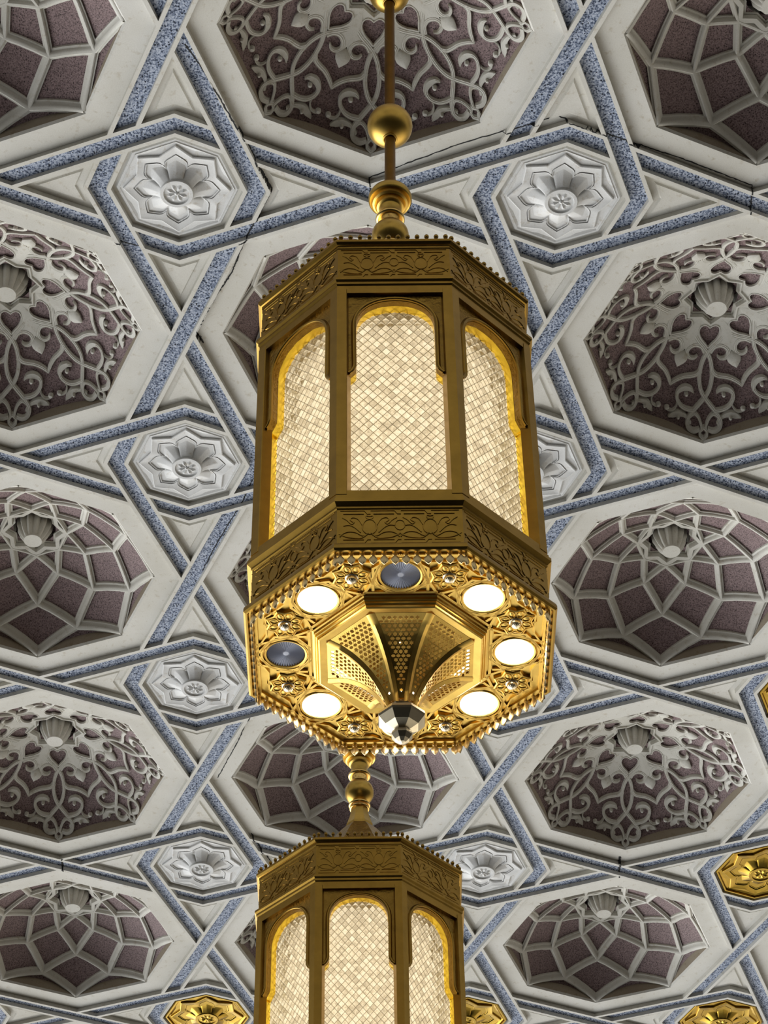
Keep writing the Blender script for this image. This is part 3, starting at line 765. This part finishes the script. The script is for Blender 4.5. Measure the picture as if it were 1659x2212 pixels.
# --- underside
m_ = MBd(); octa(m_, [(.2715, 2.0165), (.150, 2.0165)]); LM['plate'] = m_.mesh('underside_plate', MG, 0)
m_ = MBd(); octa(m_, [(.1585, 2.0165), (.1585, 2.0225), (.1560, 2.0240), (.1560, 2.0300), (.1545, 2.0310), (.1530, 2.0300), (.1525, 2.0345), (.1505, 2.0360), (.1490, 2.0350), (.1480, 2.0400), (.1455, 2.0415), (.1350, 2.0400), (.1310, 2.0395)]); LM['ringm'] = m_.mesh('stepped_moulding', MG, 20)
TP = [(.1320, 2.0395), (.1120, 2.0450), (.0920, 2.0550), (.0740, 2.0685), (.0580, 2.0850), (.0450, 2.1035), (.0345, 2.1230), (.0270, 2.1400), (.0230, 2.1530)]
arcl = [0]
for (a, b) in zip(TP, TP[1:]): arcl.append(arcl[-1] + hypot(b[0] - a[0], b[1] - a[1]))
def tp_at(s_):
    s_ = max(0, min(arcl[-1], s_))
    for i in range(len(TP) - 1):
        if s_ <= arcl[i + 1] + 1e-9:
            f = (s_ - arcl[i]) / (arcl[i + 1] - arcl[i]); return (TP[i][0] + (TP[i + 1][0] - TP[i][0]) * f, TP[i][1] + (TP[i + 1][1] - TP[i][1]) * f)
    return TP[-1]
RW = .0085                       # half width of a rib
def rw_at(s_): return min(RW * (1 - .35 * s_ / arcl[-1]), tp_at(s_)[0] * T8)
def hwid(s_): return max(.0012, tp_at(s_)[0] * T8 - rw_at(s_))
ts = [arcl[-1] * i / 24 for i in range(24)]
ts = [t_ for t_ in ts if tp_at(t_)[0] * T8 - rw_at(t_) > .0020]
ol = [(hwid(t_), t_) for t_ in ts] + [(-hwid(t_), t_) for t_ in reversed(ts)]
holes = []
y = .0100; r_i = 0; dy = .0082; px_ = .0100
while y < ts[-1] - .004:
    wv = hwid(y) - .0040; sc_ = .72 + .28 * min(1, hwid(y) / .03)
    pw_ = px_ * sc_; n_ = int(wv * 2 / pw_) + 1
    if (n_ % 2) == (r_i % 2): n_ -= 1
    if n_ >= 1:
        for i in range(n_):
            x = (i - (n_ - 1) / 2) * pw_
            if r_i % 2 == 0 and i % 2 == 0: lp = star(6, .0049 * sc_, .0028 * sc_, pi / 2)
            elif r_i % 2 == 0: lp = [(.0038 * sc_ * cos(a), .0040 * sc_ * sin(a)) for a in [2 * pi * q / 8 for q in range(8)]]
            else: lp = [(.0045 * sc_ * cos(a), .0031 * sc_ * sin(a)) for a in [2 * pi * q / 6 for q in range(6)]]
            holes.append([(x + hx, y + hy) for hx, hy in lp])
            if r_i % 2 == 0 and i < n_ - 1:
                for dd in (-1, 1): holes.append([(x + pw_ / 2 + hx, y + dd * .0036 * sc_ + hy) for hx, hy in ngon(4, .0011 * sc_)])
    y += dy * sc_; r_i += 1
vs, fs = fill2d([ol] + holes, .0014, 0)
m_ = MBd()
def tr_(x, y_, z):
    ap, h = tp_at(y_); a2, h2 = tp_at(y_ + .002); a1, h1_ = tp_at(y_ - .002)
    d = Vector((a2 - a1, h2 - h1_)).normalized(); nn = Vector((d.y, -d.x))       # outward/down normal in (ap,h)
    return (x, -(ap + nn.x * z), -(h + nn.y * z))
m_.add([tr_(*q) for q in vs], fs); LM['open'] = m_.mesh('openwork_panel', MG, 40)
m_ = MBd(); vs = []
for i in range(25):
    s_ = arcl[-1] * i / 24; ap, h = tp_at(s_); a2, h2 = tp_at(s_ + .002); a1, h1_ = tp_at(s_ - .002)
    d = Vector((a2 - a1, h2 - h1_)).normalized(); nn = Vector((d.y, -d.x)); r_ = ap / cos(pi / 8)
    a = -pi / 2 - pi / 8; er = Vector((cos(a), sin(a))); d1 = Vector((1, 0)); d2 = Vector((-cos(pi / 4), sin(pi / 4)))
    for (dd, off) in ((d1 * rw_at(s_) * 1.04, -.0012), (d1 * rw_at(s_) * 1.04, .0014), (d1 * 0, .0040), (d2 * rw_at(s_) * 1.04, .0014), (d2 * rw_at(s_) * 1.04, -.0012)):
        q = er * (r_ + nn.x * off) + dd; vs.append((q.x, q.y, -(h + nn.y * off)))
m_.add(vs, [(i * 5 + k, i * 5 + k + 1, (i + 1) * 5 + k + 1, (i + 1) * 5 + k) for i in range(24) for k in range(4)]); LM['rib'] = m_.mesh('rib', MG, 50)
m_ = MBd(); octa(m_, [(.1500, 2.015), (.1, 2.000), (.04, 1.995), (.002, 1.995)]); LM['inner'] = m_.mesh('inner_tray', MD, 0)
m_ = MBd(); octa(m_, [(.128, 2.010), (.128, 2.016), (.120, 2.016), (.120, 2.010)]); LM['glow_ring'] = m_.mesh('added_glow_ring', MT2, 0)  # added glowing ring, makes light bars behind the openwork
# finial
m_ = MBd(); octa(m_, [(.0200, 2.146), (.0225, 2.150), (.0250, 2.154), (.0225, 2.158), (.0205, 2.160), (.0330, 2.1640), (.0405, 2.1700), (.0415, 2.1760), (.0400, 2.1800), (.0290, 2.1935), (.0150, 2.2010), (.0120, 2.2030)])
LM['hub'] = m_.mesh('hub', MCH, 10)
m_ = MBd(); octa(m_, [(.0120, 2.2020), (.0175, 2.2065), (.0185, 2.2110), (.0180, 2.2140), (.0125, 2.2225), (.0060, 2.2275), (.0002, 2.2290)]); LM['tip'] = m_.mesh('tip', MCH, 10)
# downlights, rosettes, strapwork
m_ = MBd(); lathe(m_, [(.0345, 2.0165), (.0400, 2.0165), (.0405, 2.0200), (.0385, 2.0225), (.0355, 2.0215), (.0345, 2.0185)], 48); LM['bezel'] = m_.mesh('downlight', MG, 40)
m_ = MBd(); vs = [(.0347 * cos(2 * pi * k / 48), .0347 * sin(2 * pi * k / 48), -2.0190) for k in range(48)] + [(0, 0, -2.0195)]
m_.add(vs, [(k, (k + 1) % 48, 48) for k in range(48)]); LM['lens'] = m_.mesh('lens', ME, 0)
m_ = MBd(); n = 88; vs = []
for q, r_ in enumerate((.0345, .031, .024, .016, .008, .0045)):
    for k in range(n):
        zz = (.0014 if k % 2 else -.0014) * (1 if r_ > .005 else 0) ; vs.append((r_ * cos(2 * pi * k / n), r_ * sin(2 * pi * k / n), -2.0188 + zz * (r_ / .0345 + .25)))
vs.append((0, 0, -2.0190))
m_.add(vs, [(a * n + k, a * n + (k + 1) % n, (a + 1) * n + (k + 1) % n, (a + 1) * n + k) for a in range(5) for k in range(n)] + [(5 * n + k, 5 * n + (k + 1) % n, 6 * n) for k in range(n)]); LM['dark'] = m_.mesh('lens', MU, 0)
m_ = MBd(); st = star(8, .0375, .0295)
vs = [(x, y, -2.0165) for x, y in st] + [(x * .985, y * .985, -2.0235) for x, y in st] + [(x * .90, y * .90, -2.0245) for x, y in st] + [(x * .86, y * .86, -2.0228) for x, y in st] + [(0, 0, -2.0228)]
m_.add(vs, [(a * 16 + k, a * 16 + (k + 1) % 16, (a + 1) * 16 + (k + 1) % 16, (a + 1) * 16 + k) for a in range(3) for k in range(16)] + [(48 + k, 48 + (k + 1) % 16, 64) for k in range(16)]); LM['rstar'] = m_.mesh('rosette', MG, 20)
m_ = MBd(); tmp = MBd()
for k in range(8):
    a = k * pi / 4; lp = [(.0120, 0), (.0160, .0050), (.0220, .0062), (.0270, .0040), (.0300, 0), (.0270, -.0040), (.0220, -.0062), (.0160, -.0050)]
    ribbon(tmp, [rot2(q, a) for q in lp], .0022, lambda x, y: -2.0226, [(-1, 0), (-.5, .0022), (.5, .0022), (1, 0)], True)
    c = rot2((.021, 0), a); pl = [rot2(q, a) for q in [(.0145, 0), (.0170, .0032), (.0220, .0040), (.0270, 0), (.0220, -.0040), (.0170, -.0032)]]
    tmp.add([(x, y, -2.0228) for x, y in pl] + [(*c, -2.0250)], [(q, (q + 1) % 6, 6) for q in range(6)])
LM['rpet'] = tmp.mesh('petals', MG, 40)
m_ = MBd(); vs = []; n = 48
for (r_, z_, fl) in ((.0120, 2.0226, 0), (.0120, 2.0255, 0), (.0100, 2.0270, 0), (.0100, 2.0290, .06), (.0085, 2.0325, .10), (.0045, 2.0352, .10), (.0002, 2.0360, 0)):
    for k in range(n): f = 1 - fl * (k % 4 == 0); vs.append((r_ * f * cos(2 * pi * k / n), r_ * f * sin(2 * pi * k / n), -z_))
m_.add(vs, [(a * n + k, a * n + (k + 1) % n, (a + 1) * n + (k + 1) % n, (a + 1) * n + k) for a in range(6) for k in range(n)]); LM['rbut'] = m_.mesh('button', MCH, 40)
# strapwork for one eighth of the plate, centred on a downlight (face 0)
m_ = MBd(); pr = [(-1, 0), (-.8, .0048), (.8, .0048), (1, 0)]; fz = lambda x, y: -2.0165
def rp(r_, a): return (r_ * cos(-pi / 2 + R(a)), r_ * sin(-pi / 2 + R(a)))
def strap(pts, wd=.0062): ribbon(m_, pts, wd, fz, pr)
for s_ in (-1, 1):
    strap([rp(.172, s_ * 22.5), rp(.205, s_ * 13.2), rp(.262, s_ * 6)])
    strap([rp(.166, 0), rp(.190, s_ * 12.5), rp(.258, s_ * 19)])
    strap([rp(.262, 0), rp(.232, s_ * 12), rp(.176, s_ * 16)])
    strap([rp(.1635, s_ * 6), rp(.200, s_ * 15.5), rp(.225, s_ * 14)], .004)
    strap([rp(.262, s_ * 22.5), rp(.247, s_ * 12), rp(.262, s_ * 3)], .004)
strap([(-.066, -.1645), (.066, -.1645)], .0065)
strap([(-.1075, -.2595), (.1075, -.2595)], .0065)
ribbon(m_, [(.0445 * cos(a), -.2084 + .0445 * sin(a)) for a in [2 * pi * i / 32 for i in range(32)]], .0050, fz, pr, True)
LM['strap'] = m_.mesh('strapwork', MG, 30)
# buds and leaves
m_ = MBd(); lathe(m_, [(.0020, 0), (.0020, -.0045), (.0032, -.0050), (.0032, -.0058), (.0022, -.0062), (.0040, -.0085), (.0050, -.0115), (.0046, -.0145), (.0026, -.0175), (.0002, -.0200)], 10); LM['bud'] = m_.mesh('crown_bud', MD, 60)
half = [(0, 0), (.0024, .0003), (.0024, .0070), (.0046, .0095), (.0038, .0125), (.0022, .0145), (.0048, .0175), (.0072, .0215), (.0070, .0255), (.0045, .0300), (0, .0345)]
m_ = MBd()
def leafy(mb, tk):
    L = half; n = len(L)
    vs = [(x, 0, -y) for x, y in L] + [(-x, 0, -y) for x, y in L[1:-1]]
    ring = list(range(n)) + [n + i for i in reversed(range(n - 2))]
    pts = [vs[i] for i in ring]; k = len(pts); cxs = [(p_[0] * .15, p_[2]) for p_ in pts]
    f = [(x, -tk * .35, z) for x, _, z in pts] + [(x * .45, -tk, z * .96 - .0006) for x, _, z in pts] + [(x, tk * .35, z) for x, _, z in pts] + [(x * .45, tk, z * .96 - .0006) for x, _, z in pts]
    fs = [(i, (i + 1) % k, k + (i + 1) % k, k + i) for i in range(k)] + [(2 * k + i, 2 * k + (i + 1) % k, 3 * k + (i + 1) % k, 3 * k + i) for i in range(k)] + [(i, (i + 1) % k, 2 * k + (i + 1) % k, 2 * k + i) for i in range(k)]
    fs += [tuple(k + i for i in range(k)), tuple(3 * k + i for i in range(k))]
    mb.add(f, fs)
leafy(m_, .0026); LM['leaf'] = m_.mesh('valance_leaf', MLF, 35)

def lantern(loc, rz, label, tilt, unlit, ball_top):
    root = empty('pendant_lantern', (loc[0], loc[1], 0), label, 'lantern', 'octagonal gold lanterns')
    root.rotation_euler = (0, 0, rz)
    def P(k, nm, par=None, a=0.0, loc_=(0, 0, 0)): return link(nm, LM[k], par or root, loc_, (0, 0, a))
    stem = P('rod', 'hanging_rod'); b_ = []
    for k, nm in (('ball', 'ball'), ('ballt', 'ball'), ('collar', 'collar'), ('ring', 'ring')): P(k, nm, stem)
    # the rod hangs a touch out of plumb
    stem.rotation_euler = (0, tilt, 0); stem.location = [c * S for c in (-.0035 * (tilt != 0) - sin(tilt) * -1.0, 0, 0)]
    lo = P('neck', 'flared_neck')
    P('ball2', 'ball', stem); P('ring2', 'ring', stem)
    P('roof', 'roof'); uf = P('upper_frieze', 'upper_frieze'); lf = P('lower_frieze', 'lower_frieze')
    P('plate', 'underside_plate'); sm = P('ringm', 'stepped_moulding'); P('inner', 'inner_tray', sm); P('glow_ring', 'added_glow_ring', sm)
    P('tube', 'diffuser_drum'); hb = P('hub', 'finial'); P('tip', 'tip', hb)
    for k in range(8):
        a = k * pi / 4
        P('relU', 'frieze_relief', uf, a); P('relL', 'frieze_relief', lf, a)
        P('post', 'corner_post', None, a)
        ar = P('arch', 'arch_panel', None, a); P('mould', 'arch_moulding', ar); P('jamb', 'jamb_lining', ar)
        gp = P('glass', 'cut_glass_pane', None, a)
        if BACK: P('backing', 'glass_joints', gp)
        P('open', 'openwork_panel', None, a); P('rib', 'rib', None, a); P('strap', 'strapwork', None, a)
        c = rot2((0, -.2084), a); d = P('bezel', 'downlight', None, a, (c[0], c[1], 0))
        if k in unlit:
            o = P('dark', 'lens', d); o['label'] = 'unlit grey ribbed lens'
        else:
            o = P('lens', 'lens', d); o['label'] = 'brightly lit white lens'
        c = rot2((0, -.2240), a + pi / 8); r_ = P('rstar', 'rosette', None, a + pi / 8, (c[0], c[1], 0)); P('rpet', 'petals', r_); P('rbut', 'button', r_)
        for q in range(12):
            s_ = (q - 5.5) * .01905
            c = rot2((s_, -.2695), a); P('bud', 'crown_bud', None, a, (c[0], c[1], -1.1665))
            c = rot2((s_, -.2655), a); P('leaf', 'valance_leaf', None, a, (c[0], c[1], -2.0120))
    return root
lantern((1.0252, -.0049), -.039, 'large gold lantern in front, its underside lit by round downlights', .0115, (0, 6), True)
lantern((1.0140, 2.0033), -.0453, 'lower gold lantern behind, cut off by the bottom edge of the photo', 0.0, (), False)
